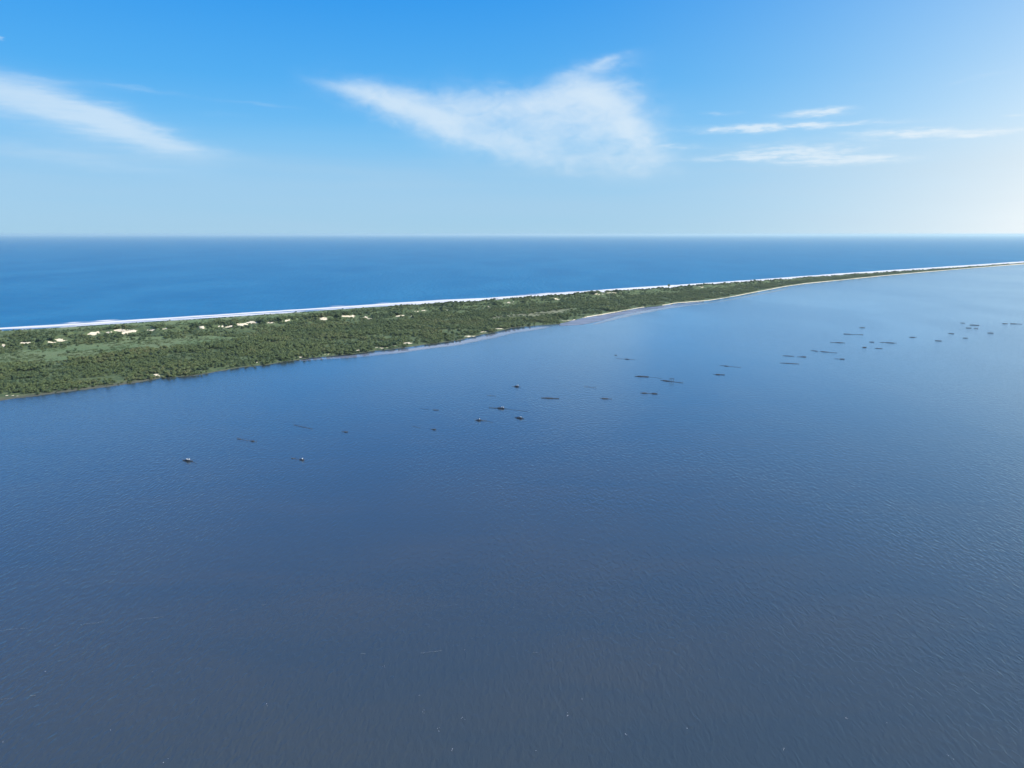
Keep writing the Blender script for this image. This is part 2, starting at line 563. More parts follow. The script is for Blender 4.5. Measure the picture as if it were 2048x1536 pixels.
# ------------------------------------------------------------------ shore lines, taken to the ground
SEA_LO = [(-60, 666), (0, 662), (128, 655), (256, 646.5), (400, 638), (512, 630.5), (740, 615), (860, 607.5), (992, 600.5), (1100, 593),
          (1230, 584.5), (1360, 575.5), (1500, 566), (1640, 555), (1760, 546.6), (1900, 537), (2048, 526.4)]
SEA_HI = [(-60, 655.5), (0, 651.5), (128, 645.5), (256, 637.5), (400, 628), (512, 620.5), (740, 606.5), (860, 599), (992, 592), (1100, 585.5),
          (1230, 577.5), (1360, 569.5), (1500, 560), (1640, 549.6), (1760, 541.5), (1900, 532.6), (2048, 522.6)]
LAG = [(-60, 810), (0, 801), (60, 794), (128, 784), (220, 773), (256, 768), (310, 758.5), (400, 749), (480, 735.5), (530, 730.5),
       (608, 718), (700, 708.5), (740, 703.5), (800, 696.5), (860, 688.5), (920, 680), (960, 669.5), (992, 664), (1020, 656), (1075, 651),
       (1115, 648), (1130, 645), (1160, 637), (1190, 632), (1230, 625), (1285, 615), (1330, 610.5), (1350, 606.5), (1385, 604), (1420, 601),
       (1460, 594.5), (1500, 586.5), (1535, 580), (1565, 574), (1610, 567.5), (1700, 558.6), (1760, 552.4), (1850, 544.2), (1900, 540.0),
       (1960, 535), (2048, 528.2)]
XS = np.arange(-60, 2049, 2.0)


def line(pts, win):
    a = np.array(pts, float)
    y = np.interp(XS, a[:, 0], a[:, 1])
    if win > 1:
        pad = np.concatenate([2 * y[0] - y[win:0:-1], y, 2 * y[-1] - y[-2:-win - 2:-1]])
        k = np.hanning(2 * win + 1)
        y = np.convolve(pad, k / k.sum(), 'same')[win:-win]
    return ground(XS, y)


Se, Fo, Lg = line(SEA_LO, 40), line(SEA_HI, 40), line(LAG, 7)


def extend(P, tl, tr, dl, dr):
    L = P[0] + np.array(tl) * dl[:, None]
    R = P[-1] + np.array(tr) * dr[:, None]
    return np.concatenate([L[::-1], P, R])


def unit(v):
    return v / np.linalg.norm(v)


t_l = unit(Se[0] - Se[110])
t_r = unit((Se[-1] - Se[-120]))
dl = np.array([20, 60, 120, 220, 350, 550, 800, 1100, 1500.0])
dr = np.array([60, 150, 300, 500, 800, 1200, 1800, 2600, 3600, 5000, 7000, 9500.0])
Se, Fo, Lg = extend(Se, t_l, t_r, dl, dr), extend(Fo, t_l, t_r, dl, dr), extend(Lg, t_l, t_r, dl, dr)
NCOL = len(Se)
Mid = (Se + Lg) / 2
along = np.concatenate([[0], np.cumsum(np.linalg.norm(np.diff(Se, axis=0), axis=1))])

# wander of the lagoon shore
inward = Se - Lg
width = np.linalg.norm(inward, axis=1)
inward = inward / width[:, None]
Lg = Lg + inward * ((fbm(along / 22.0, along * 0 + 3.3, 3) - 0.5) * 7.0)[:, None]
width = np.linalg.norm(Se - Lg, axis=1)

# ------------------------------------------------------------------ sea and lagoon sheets
R_SEA = 65000.0
cl = np.concatenate([[Mid[0] + t_l * R_SEA * 0.98], Mid[::6], [Mid[-1]], [Mid[-1] + t_r * R_SEA * 0.85]])


def water_sheet(name, side, mat):
    a0, a1 = math.atan2(*cl[0]), math.atan2(*cl[-1])        # azimuths of both ends
    n = len(cl)
    tt = np.linspace(0, 1, n)
    if side > 0:
        ang = a0 + (a1 - a0) * tt
    else:
        a1b = a1 - 2 * math.pi
        ang = a0 + (a1b - a0) * tt
    rad = np.full(n, R_SEA)
    outer = np.stack([np.sin(ang) * rad, np.cos(ang) * rad], -1)
    outer[0], outer[-1] = cl[0] * 1.0005, cl[-1] * 1.0005
    co = np.zeros((2 * n, 3))
    co[:n, :2], co[n:, :2] = cl, outer
    i = np.arange(n - 1)
    f = np.stack([i, i + 1, i + 1 + n, i + n], -1)
    if side > 0:
        f = f[:, ::-1]
    o = link(name, mesh_from(name, co, f, mat, up=True))
    tag(o, kind='structure')
    return o


sea = water_sheet('sea', 1, m_sea)
lagoon = water_sheet('lagoon', -1, m_lagoon)

# ------------------------------------------------------------------ the spit: dunes, woods floor, meadows
NR = 180
S = np.concatenate([[-0.03, -0.012], np.linspace(0, 1, NR - 5), [1.02, 1.05, 1.10]])
NR = len(S)
P2 = Lg[:, None, :] * (1 - S)[None, :, None] + Se[:, None, :] * S[None, :, None]
# keep the underwater skirts short and equal in metres
for k, m_ in ((0, -7.0), (1, -2.5)):
    P2[:, k] = Lg + (Se - Lg) / width[:, None] * m_
for k, m_ in ((NR - 3, 8.0), (NR - 2, 20.0), (NR - 1, 34.0)):
    P2[:, k] = Se + (Se - Lg) / width[:, None] * m_
X, Y = P2[..., 0], P2[..., 1]
Sg = np.broadcast_to(S[None, :], X.shape)
d_lag = Sg * width[:, None]
d_sea = (1 - Sg) * width[:, None]
px0, py0 = to_px(np.stack([X, Y, np.zeros_like(X)], -1))
px0 = np.nan_to_num(px0, nan=-500.0)
py0 = np.nan_to_num(py0, nan=900.0)
S_FORE = np.interp(px0, [-60, 0, 256, 400, 512, 620, 700, 800, 1000, 2048], [.925, .915, .885, .85, .82, .855, .90, .935, .96, .972])
Z = np.minimum(d_lag * 0.06, 1.1) + 0.6 * (fbm(X / 60, Y / 60, 3) - 0.5)
dune_band = np.exp(-((Sg - (S_FORE - 0.18)) / 0.10) ** 2) * np.clip(width[:, None] / 260.0, 0.25, 1.0)
rid = 1 - np.abs(2 * fbm(X / 55, Y / 38, 4) - 1)
Z = Z + dune_band * (0.4 + 8.5 * np.clip(rid - 0.5, 0, 1) * 2.0)
Z = Z + np.exp(-((d_sea - 30) / 14.0) ** 2) * 1.8 * np.clip(width[:, None] / 160.0, 0.3, 1)
Z = np.minimum(Z, np.maximum(d_sea - 2, 0) * 0.10 + 0.02)
Z[:, 0], Z[:, 1] = -1.0, -0.35
Z[:, -3], Z[:, -2], Z[:, -1] = -0.15, -0.6, -1.4
px1, py1 = to_px(np.stack([X, Y, Z], -1))
px1 = np.nan_to_num(px1, nan=-500.0)
py1 = np.nan_to_num(py1, nan=900.0)

MEADOW = [(-80, 714), (0, 708), (128, 695), (256, 681), (380, 676), (500, 674), (500, 680), (380, 694), (250, 707), (128, 722), (0, 735), (-80, 744)]
MEADOW2 = [(972, 641), (985, 635), (1020, 631), (1065, 627), (1110, 621), (1172, 614), (1160, 620), (1110, 630), (1050, 636), (995, 641)]
SAND_PATCHES = [(5, 690, 6, 3), (48, 686, 10, 3), (105, 684, 10, 2.5), (122, 680, 10, 2.6), (187, 668, 6, 4), (198, 665, 9, 3), (215, 665, 6, 4), (240, 661, 14, 3),
                (250, 666, 9, 3), (262, 662, 12, 2.4), (302, 660, 8, 2), (331, 657, 5, 1.5), (405, 654, 6, 3), (447, 653, 10, 3), (458, 652, 8, 2), (485, 649, 12, 3),
                (503, 645, 10, 2.5), (490, 650, 8, 2), (541, 645, 10, 3), (575, 641, 9, 2.2), (648, 637, 8, 2.5), (692, 632, 9, 3), (703, 633, 9, 2.5), (733, 634, 6, 3),
                (740, 637, 5, 2), (801, 632, 9, 1.6), (823, 632, 3, 2), (842, 622, 18, 1.3), (1018, 606, 10, 2), (1110, 598, 6, 1.2), (1195, 588, 14, 1), (1228, 585.5, 22, 1.2),
                (1400, 573, 14, 0.7), (892, 620, 5, 1.2), (978, 612, 6, 1.2)]
SHORE_SAND = [(16, 791, 18, 2.2), (300, 755, 8, 1), (320, 750.5, 15, 1.6), (375, 742, 30, 0.9), (515, 726, 6, 1.2), (555, 722, 6, 1.2), (598, 714.5, 8, 1.6),
              (650, 709, 8, 1.4), (716, 701, 5, 1.2), (755, 695, 20, 1.8), (790, 690.5, 8, 1.4), (815, 686.5, 10, 1.5), (935, 672, 18, 1.7), (968, 664, 9, 1.5), (1000, 657, 12, 1.6),
              (1145, 640, 24, 2.0)]


def sand_at(x, y, grow=1.0, low=0.0):
    v = np.zeros(np.shape(x))
    x = x + 14.0 * (fbm(x / 9.0, y / 2.4, 3) - 0.5)
    y = y + 6.0 * (fbm(x / 12.0 + 40, y / 3.0, 3) - 0.5)
    for (cx, cy, rx, ry) in SAND_PATCHES + [(a_, b_, c_ * 0.9, d_ * 0.62) for a_, b_, c_, d_ in SHORE_SAND]:
        dyy = (y - cy)
        ryy = np.where(dyy > 0, ry * 0.8 * grow + low, ry * 0.8 * grow)
        q = ((x - cx) / (rx * 1.2 * grow)) ** 2 + (dyy / ryy) ** 2
        v = np.maximum(v, np.exp(-1.0 * q))
    return v


def meadow_at(x, y):
    return in_poly(x, y, MEADOW), in_poly(x, y, MEADOW2)


sandv = sand_at(px1, py1)
# open sandy lagoon beach east of the cape
beach = sstep(px0, 1150, 1180) * (1 - sstep(d_lag, 4.0, 10.0 + np.clip((px0 - 1400) / 40, 0, 12)))
beach = beach * np.where((px0 > 1288) & (px0 < 1325), 0.3, 1.0)
sandv = np.maximum(sandv, beach * 0.95)
# beach under the surf
sandv = np.maximum(sandv, 1 - sstep(d_sea, 1.0, 9.0))
sandv = np.maximum(sandv, 0.9 * sstep(px0, 1900, 2060) * (1 - sstep(d_lag, 10, 60)))
m1, m2 = meadow_at(px0, py0)
fore = sstep(Sg, S_FORE - 0.015, S_FORE + 0.02)
grassv = np.maximum(np.where(m1, 1.0, 0.0), fore)
grassv = np.maximum(grassv, 0.35 * sstep(fbm(X / 45, Y / 45, 3), 0.5, 0.7))
dryv = np.where(m2, 0.9, 0.0) * (1 - 0.8 * sstep(px0, 1110, 1160))
grassv = np.maximum(grassv, np.where(m2, 1.0, 0))
wetv = (1 - sstep(d_lag, 0.5, np.where(px0 < 330, 16.0, 5.0))) * (1 - sandv * 0.9) * 0.9
co = np.stack([X, Y, Z], -1).reshape(-1, 3)
spit = link('spit_ground', mesh_from('spit_ground', co, grid_faces(NCOL, NR)[:, ::-1], m_land, True,
            {'sand': sandv.ravel(), 'grass': grassv.ravel(), 'dry': dryv.ravel(), 'wet': wetv.ravel()}, True))
tag(spit, kind='structure')

# ------------------------------------------------------------------ surf on the ocean side
NF = 26
sf = np.linspace(-0.12, 1.06, NF)
Pf = Se[:, None, :] * (1 - sf)[None, :, None] + Fo[:, None, :] * sf[None, :, None]
wf = np.linalg.norm(Fo - Se, axis=1)
across = sf[None, :] * wf[:, None]
al = np.broadcast_to(along[:, None], across.shape)
zb = 0.10 + 0 * across
for c_, amp, seed in ((0.22, 0.6, 1.7), (0.52, 0.9, 5.1), (0.86, 1.2, 9.4)):
    cc = c_ + 0.16 * (fbm(al / 130.0, al * 0 + seed, 3) - 0.5)
    zb = zb + amp * np.exp(-((sf[None, :] - cc) / 0.06) ** 2) * sstep(fbm(al / 70.0, al * 0 + seed * 3, 3), 0.35, 0.65)
far_k = sstep(np.linalg.norm(Se, axis=1), 1000.0, 1700.0)[:, None]      # the whole strip is foam further off
edge_out = 1 - sstep(sf[None, :] - 0.30 * far_k + (0.55 - 0.35 * far_k) * (fbm(al / 90.0, al * 0 + 2.2, 4) - 0.5), 0.52, 0.90)
edge_in = sstep(sf[None, :] + 0.10 * (fbm(al / 40.0, al * 0 + 8.2, 3) - 0.5) + 0.14 * far_k, 0.02, 0.18)
ev = np.minimum(edge_out, edge_in)
bandm = 0.5 + 0.5 * np.cos((sf[None, :] - 0.5) * 2 * math.pi * 2.2 + 2.4 * (fbm(al / 200.0, al * 0 + 4.4, 3) - 0.5))
ev = ev * (0.50 + 0.28 * far_k + (0.50 - 0.28 * far_k) * bandm)
co = np.concatenate([Pf, zb[..., None]], -1).reshape(-1, 3)
suvv = np.stack([al.ravel(), across.ravel(), np.zeros(al.size)], -1)
surf = link('surf', mesh_from('surf', co, grid_faces(NCOL, NF)[:, ::-1], m_foam, True, {'suv': suvv, 'edge': ev.ravel()}, True))
tag(surf, 'white breaking surf along the ocean beach of the spit', 'surf', kind='stuff')

# ------------------------------------------------------------------ pale shallow flats off the cape
FLAT_TOP = [(1112, 650), (1135, 644), (1165, 637), (1195, 632), (1235, 625), (1285, 616), (1335, 611), (1385, 605.5), (1425, 602)]
FLAT_BOT = [(1112, 652.5), (1135, 652), (1165, 651), (1195, 645), (1235, 632), (1285, 622), (1335, 614), (1385, 607.5), (1425, 603.5)]


def band_sheet(name, top, bot, z, mat):
    x = np.arange(top[0][0], top[-1][0] + 1, 3.0)
    a = np.array(top, float)
    b_ = np.array(bot, float)
    A, B = ground(x, np.interp(x, a[:, 0], a[:, 1])), ground(x, np.interp(x, b_[:, 0], b_[:, 1]))
    ss = np.linspace(0, 1, 12)
    P = A[:, None] * (1 - ss)[None, :, None] + B[:, None] * ss[None, :, None]
    e = (np.sin(np.pi * np.clip(ss * 0.8 + 0.2, 0, 1)) ** 0.6)[None, :] * sstep(x, x[0], x[0] + 12)[:, None] * (1 - sstep(x, x[-1] - 40, x[-1]))[:, None]
    co_ = np.concatenate([P, np.full(P.shape[:2] + (1,), z)], -1).reshape(-1, 3)
    o = link(name, mesh_from(name, co_, grid_faces(len(x), 12), mat, True, {'edge': np.broadcast_to(e, P.shape[:2]).ravel()}, True))
    tag(o, kind='structure')
    return o


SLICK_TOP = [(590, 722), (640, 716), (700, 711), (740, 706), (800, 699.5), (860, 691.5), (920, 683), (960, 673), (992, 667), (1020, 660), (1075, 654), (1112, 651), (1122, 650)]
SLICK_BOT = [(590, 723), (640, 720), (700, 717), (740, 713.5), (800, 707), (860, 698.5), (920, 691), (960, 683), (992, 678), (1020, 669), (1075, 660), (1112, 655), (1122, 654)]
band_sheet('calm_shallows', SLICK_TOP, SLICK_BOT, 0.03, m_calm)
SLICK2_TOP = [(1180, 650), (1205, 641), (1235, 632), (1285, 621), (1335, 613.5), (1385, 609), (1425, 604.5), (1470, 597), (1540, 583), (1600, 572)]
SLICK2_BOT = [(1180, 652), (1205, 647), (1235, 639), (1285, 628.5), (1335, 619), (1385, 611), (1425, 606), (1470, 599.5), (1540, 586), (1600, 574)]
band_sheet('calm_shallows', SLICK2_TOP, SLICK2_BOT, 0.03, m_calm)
band_sheet('wet_sand_flat', FLAT_TOP, FLAT_BOT, 0.05, m_flat)


# ------------------------------------------------------------------ vegetation
def tube(verts, faces, a, b_, ra, rb, n=5):
    a, b_ = np.array(a, float), np.array(b_, float)
    d = unit(b_ - a)
    u = unit(np.cross(d, (0.3, 0.9, 0.2)))
    v = np.cross(d, u)
    s = len(verts)
    for P, r in ((a, ra), (b_, rb)):
        for k in range(n):
            g = 2 * math.pi * k / n
            verts.append(P + r * (math.cos(g) * u + math.sin(g) * v))
    for k in range(n):
        faces.append((s + k, s + (k + 1) % n, s + n + (k + 1) % n, s + n + k))


def trunk_mesh(r, h, spread):
    vs, fs = [], []
    lean = r.uniform(-0.3, 0.3), r.uniform(-0.3, 0.3)
    fork = np.array([lean[0], lean[1], h * 0.42])
    tube(vs, fs, (0, 0, -0.5), fork, 0.17, 0.11)
    for k in range(3):
        g = 2 * math.pi * (k / 3 + r.uniform(-.1, .1))
        tip = fork + np.array([math.cos(g) * spread * 0.55, math.sin(g) * spread * 0.55, h * r.uniform(0.25, 0.45)])
        tube(vs, fs, fork, tip, 0.09, 0.03, 4)
    me = mesh_from('trunk', np.array(vs), np.array(fs), m_bark)
    return me


def crown_arrays(r, h, spread, lobes, n, base):
    """Leaf clumps: bent four-cornered sprays spread through several lobes."""
    L = []
    for k in range(lobes):
        g = r.uniform(0, 2 * math.pi)
        q = spread * 0.55 * math.sqrt(r.random()) if k else 0
        L.append((math.cos(g) * q, math.sin(g) * q, h * (base + (0.82 - base) * r.uniform(0.35, 1.0)), spread * r.uniform(0.42, 0.68), h * r.uniform(0.16, 0.28)))
    vs, fs, tint = [], [], []
    for i in range(n):
        cx, cy, cz, rr, rz = L[r.randrange(lobes)]
        d = np.array([r.gauss(0, 1), r.gauss(0, 1), r.gauss(0.25, 1)])
        d = unit(d)
        k = r.uniform(0.62, 1.08)
        c = np.array([cx + d[0] * rr * k, cy + d[1] * rr * k, max(cz + d[2] * rz * k, 0.15)])
        nrm = unit(d * np.array([1, 1, 1.2]) + np.array([r.gauss(0, .45), r.gauss(0, .45), r.gauss(0.75, .45)]))
        u = unit(np.cross(nrm, (r.gauss(0, 1), r.gauss(0, 1), r.gauss(0, 1))))
        v = np.cross(nrm, u)
        sz = spread * r.uniform(0.16, 0.34)
        s = len(vs)
        lift = sz * 0.35
        vs += [c - u * sz - nrm * lift, c - v * sz * r.uniform(.5, .8) , c + u * sz - nrm * lift, c + v * sz * r.uniform(.5, .8)]
        fs.append((s, s + 1, s + 3, s + 3))
        fs[-1] = (s, s + 1, s + 3)
        fs.append((s + 1, s + 2, s + 3))
        tv = r.uniform(0.2, 0.8)
        tint += [tv] * 4
    return np.array(vs), np.array(fs), np.array(tint)


class Rnd(random.Random):
    pass


def crown_mesh(seed, h, spread, lobes, n, mat, base=0.3):
    r = Rnd(seed)
    v, f, tn = crown_arrays(r, h, spread, lobes, n, base)
    return mesh_from('crown', v, f, mat, False, {'tint': tn}), r


TREES = []      # (crown mesh, trunk mesh, height)
for k, (h, sp, lb, n) in enumerate([(5.2, 2.4, 6, 190), (4.4, 2.6, 7, 190), (6.2, 2.3, 6, 200), (4.8, 3.1, 8, 220), (3.8, 2.2, 5, 160), (5.6, 2.8, 7, 210)]):
    cm, r = crown_mesh(100 + k, h, sp, lb, n, m_leaf)
    TREES.append((cm, trunk_mesh(r, h, sp), h))

src = bpy.data.collections.new('plant_sources')      # kept out of the scene; only copied from by the mass planting


def joined(name, parts, mats):
    bm = bmesh.new()
    for me, mi in parts:
        start = len(bm.faces)
        bm.from_mesh(me)
        bm.faces.ensure_lookup_table()
        for f_ in bm.faces[start:]:
            f_.material_index = mi
    me = bpy.data.meshes.new(name)
    bm.to_mesh(me)
    bm.free()
    for m_ in mats:
        me.materials.append(m_)
    o = bpy.data.objects.new(name, me)
    return o


def source_coll(name, obs):
    c = bpy.data.collections.new(name)
    for o in obs:
        c.objects.link(o)
    return c


tree_src = source_coll('tree_source', [joined('tree_source', [(a, 0), (b_, 1)], [m_leaf, m_bark]) for a, b_, _ in TREES])
shrub_src = source_coll('shrub_source', [joined('shrub_source', [(crown_mesh(300 + k, h, sp, lb, n, m_shrub, 0.12)[0], 0)], [m_shrub])
                                         for k, (h, sp, lb, n) in enumerate([(2.2, 1.9, 5, 110), (1.7, 2.2, 5, 110), (2.9, 2.0, 5, 120), (1.3, 1.4, 4, 80)])])


def tuft_object(seed):
    r = Rnd(seed)
    vs, fs, tn = [], [], []
    for i in range(46):
        g = r.uniform(0, 2 * math.pi)
        q = 1.3 * math.sqrt(r.random())
        b0 = np.array([math.cos(g) * q, math.sin(g) * q, -0.05])
        h = r.uniform(0.35, 0.8)
        a = r.uniform(0, 2 * math.pi)
        w = np.array([math.cos(a), math.sin(a), 0]) * 0.12
        lean = np.array([r.gauss(0, .25), r.gauss(0, .25), h])
        s = len(vs)
        vs += [b0 - w, b0 + w, b0 + lean]
        fs.append((s, s + 1, s + 2))
        tn += [r.uniform(.3, .7)] * 3
    return bpy.data.objects.new('tuft_source', mesh_from('tuft', np.array(vs), np.array(fs), m_blade, False, {'tint': np.array(tn)}))


tuft_src = source_coll('tuft_source', [tuft_object(500 + k) for k in range(3)])


def scatter_group(name, coll):
    ng = bpy.data.node_groups.new(name, 'GeometryNodeTree')
    ng.interface.new_socket('Geometry', in_out='INPUT', socket_type='NodeSocketGeometry')
    ng.interface.new_socket('Geometry', in_out='OUTPUT', socket_type='NodeSocketGeometry')
    N, Lk = ng.nodes, ng.links
    gi, go = N.new('NodeGroupInput'), N.new('NodeGroupOutput')
    iop = N.new('GeometryNodeInstanceOnPoints')
    ci = N.new('GeometryNodeCollectionInfo')
    ci.inputs['Collection'].default_value = coll
    ci.inputs['Separate Children'].default_value = True
    ci.inputs['Reset Children'].default_value = True

    def named(n, typ):
        nd = N.new('GeometryNodeInputNamedAttribute')
        nd.data_type = typ
        nd.inputs['Name'].default_value = n
        return nd.outputs['Attribute']
    mp = N.new('GeometryNodeMeshToPoints')
    Lk.new(gi.outputs[0], mp.inputs['Mesh'])
    Lk.new(mp.outputs[0], iop.inputs['Points'])
    Lk.new(ci.outputs[0], iop.inputs['Instance'])
    iop.inputs['Pick Instance'].default_value = True
    Lk.new(named('pick', 'INT'), iop.inputs['Instance Index'])
    Lk.new(named('turn', 'FLOAT_VECTOR'), iop.inputs['Rotation'])
    Lk.new(named('size', 'FLOAT_VECTOR'), iop.inputs['Scale'])
    Lk.new(iop.outputs[0], go.inputs[0])
    return ng


def scatter(name, pts, size, nsrc, coll, label, cat):
    n = len(pts)
    turn = np.zeros((n, 3))
    turn[:, 2] = rng.uniform(0, 2 * math.pi, n)
    me = bpy.data.meshes.new(name)
    me.from_pydata([tuple(p_) for p_ in pts], [], [])
    for an, typ, key, val in (('turn', 'FLOAT_VECTOR', 'vector', turn), ('size', 'FLOAT_VECTOR', 'vector', size), ('pick', 'INT', 'value', rng.integers(0, nsrc, n))):
        at = me.attributes.new(an, typ, 'POINT')
        at.data.foreach_set(key, np.ascontiguousarray(val, np.int32 if typ == 'INT' else np.float32).ravel())
    o = link(name, me)
    md = o.modifiers.new('scatter', 'NODES')
    md.node_group = scatter_group(name, coll)
    tag(o, label, cat, kind='stuff')
    return o


# candidate points: random in the grid cells, area weighted
c0, c1 = 0, NCOL - 1 - 3
cell = np.linalg.norm(np.diff(Mid, axis=0), axis=1)
A = np.abs(np.cross(np.diff(Mid, axis=0), (Se - Lg)[:-1]))          # strip area of each column
dist_c = np.linalg.norm(Mid[:-1], axis=1)
thin_f = np.clip(700.0 / dist_c, 0.2, 1.0) ** 1.0
# columns out of view on the left get almost nothing
vis = np.where((np.arange(NCOL - 1) < 6), 0.0, 1.0) * np.where(np.arange(NCOL - 1) > NCOL - 10, 0.0, 1.0)


def candidates(per_m2):
    n = rng.poisson(A * per_m2 * thin_f * vis)
    ci = np.repeat(np.arange(NCOL - 1), n)
    fu, s_ = rng.random(len(ci)), rng.random(len(ci))
    L_ = Lg[ci] * (1 - fu)[:, None] + Lg[ci + 1] * fu[:, None]
    R_ = Se[ci] * (1 - fu)[:, None] + Se[ci + 1] * fu[:, None]
    P = L_ * (1 - s_)[:, None] + R_ * s_[:, None]
    # ground height: bilinear in the grid
    r0 = np.clip(np.searchsorted(S, s_) - 1, 0, NR - 2)
    fr = (s_ - S[r0]) / (S[r0 + 1] - S[r0])
    z = (Z[ci, r0] * (1 - fu) * (1 - fr) + Z[ci + 1, r0] * fu * (1 - fr) + Z[ci, r0 + 1] * (1 - fu) * fr + Z[ci + 1, r0 + 1] * fu * fr)
    w = width[ci]
    P3 = np.concatenate([P, z[:, None]], 1)
    x, y = to_px(P3)
    return P3, np.nan_to_num(x, nan=-900.), np.nan_to_num(y, nan=900.), s_, w, 1 / thin_f[ci]


def s_fore(x):
    return np.interp(x, [-60, 0, 256, 400, 512, 620, 700, 800, 1000, 2048], [.925, .915, .885, .85, .82, .855, .90, .935, .96, .972])


# --- woods
P3, x, y, s_, w, sp = candidates(0.135)
sfv = s_fore(x)
m1, m2 = meadow_at(x, y)
sd = sand_at(x, y, 1.25, 4.5)
clump = fbm(P3[:, 0] / 26, P3[:, 1] / 26, 3)
woods = np.where(s_ < 0.60, 1.0, 0.0)
woods = np.where((s_ > 0.5) & (x < 560), np.where(s_ < 0.66, 0.10, 0.0), woods)                # dunes on the left are low shrub
woods = np.where((s_ >= 0.60) & (x >= 560), 0.40, woods)
d_l = s_ * w
keep = (rng.random(len(x)) < woods * sstep(clump, 0.33, 0.50)) & ~m1 & ~m2 & (s_ < sfv - 0.02) & (sd < 0.30)
bare = ((x > 1120) & (d_l < np.where(x > 1400, 20, 10))) | ((x < 330) & (d_l < 7 + 8 * fbm(P3[:, 0] / 18, P3[:, 1] / 18, 2)))
keep &= (d_l > 1.5) & ~bare
hgt = 0.40 + 0.55 * fbm(P3[:, 0] / 40 + 50, P3[:, 1] / 40, 2) + rng.normal(0, .12, len(x))
y_edge = np.interp(x, [0, 128, 250, 380, 500], [735, 722, 707, 694, 680])
belt = ((y - y_edge) > -2) & ((y - y_edge) < 15) & (x < 520)          # taller belt along the meadow
hgt = hgt * np.where(belt, 1.2, np.where(x < 520, 0.78, 0.9))
hgt = np.clip(hgt, 0.30, 1.25) * np.where(s_ > 0.6, 0.8, 1.0) * np.clip(w / 150, 0.22, 1)
TP, TS, TSP, Tx, Ty = P3[keep], hgt[keep], sp[keep], x[keep], y[keep]
TB, TDL = belt[keep], d_l[keep]
# the 300 that show largest stand as trees of their own
app = TS * 5.0 / np.linalg.norm(TP - np.array([0, 0, CAM_H]), axis=1)
app = np.where((Tx > 8) & (Tx < 2040), app, 0)
order = np.argsort(-app)
solo = order[:296]
mass = np.ones(len(TP), bool)
mass[solo] = False
wide = (0.9 + 0.35 * (np.sqrt(TSP) - 1))
sz = np.stack([TS * wide, TS * wide, TS], -1)
scatter('coastal_woodland', TP[mass], sz[mass], len(TREES), tree_src, 'dense green coastal woodland covering the lagoon side of the spit', 'woodland')

protos = []
for k, i in enumerate(solo):
    cm, tm, h = TREES[k % len(TREES)]
    if k < len(TREES):
        root = bpy.data.objects.new('coastal_tree', None)
        C.objects.link(root)
        tag(root, 'rounded dark green tree in the thick wood beside the blue lagoon shore', 'tree', 'trees of the near lagoon shore wood')
        kids = [link('crown', cm, root), link('trunk', tm, root)]
        protos.append((root, kids))
    else:
        r0, kids0 = protos[k % len(TREES)]
        root = r0.copy()
        C.objects.link(root)
        for kd in kids0:
            c_ = kd.copy()
            C.objects.link(c_)
            c_.parent = root
    if TDL[i] < 15:
        tag(root, 'low green tree leaning over the lagoon edge of the wood', 'tree', 'trees along the lagoon edge')
    elif TB[i]:
        tag(root, 'taller dark tree of the belt along the light green meadow', 'tree', 'trees of the belt beside the meadow')
    else:
        tag(root, 'rounded green tree inside the thick wood between meadow and lagoon edge', 'tree', 'trees inside the near wood')
    root.location = TP[i]
    root.rotation_euler = (0, 0, rng.uniform(0, 6.28))
    root.scale = (TS[i] * 0.95, TS[i] * 0.95, TS[i])

# lone trees on the crest above the far surf
for (tx, ty, hs, lab) in ((1338, 577, 1.5, 'lone dark tree standing up against the white surf line, left of a second one'),
                          (1509, 565.5, 1.3, 'single dark tree far along the spit, standing alone against white surf')):
    g = ground(tx, ty)
    cm, tm, h = TREES[2]
    root = bpy.data.objects.new('lone_tree', None)
    C.objects.link(root)
    tag(root, lab, 'tree')
    link('crown', cm, root)
    link('trunk', tm, root)
    root.location = (g[0], g[1], 1.2)
    root.scale = (hs * 1.1, hs * 1.1, hs)

# --- shrubs over the dunes and under the woods' edge
P3, x, y, s_, w, sp = candidates(0.11)
sfv = s_fore(x)
m1, m2 = meadow_at(x, y)
sd = sand_at(x, y, 1.1, 2.2)
clump = fbm(P3[:, 0] / 24 + 9, P3[:, 1] / 24, 3)
prob = sstep(clump, 0.36, 0.56) * np.where(s_ > 0.45, 1.0, 0.4)
prob = np.where(m1, 0.02, prob)
prob = np.where(m2, 0.03, prob)
prob = np.where(s_ > sfv - 0.01, 0.03, prob)
d_l = s_ * w
keep = (rng.random(len(x)) < prob) & (sd < 0.34) & (s_ < 0.99) & (d_l > 1.2) & ~((x > 1150) & (d_l < np.where(x > 1400, 20, 11)))
near_sand = sand_at(x + 9.0, y + 1.0, 1.7)
hs = np.clip(rng.normal(0.80, .28, len(x)), .3, 1.6) * (1 + 0.9 * sstep(near_sand, 0.2, 0.6)) * np.clip(w / 120, 0.5, 1) * np.where(s_ > sfv - 0.08, 0.6, 1.0)
sz = np.stack([hs * sp ** .4, hs * sp ** .4, hs], -1)[keep]
scatter('dune_shrubs', P3[keep], sz, 4, shrub_src, 'dark low shrubs growing over the dunes of the spit', 'shrubs')

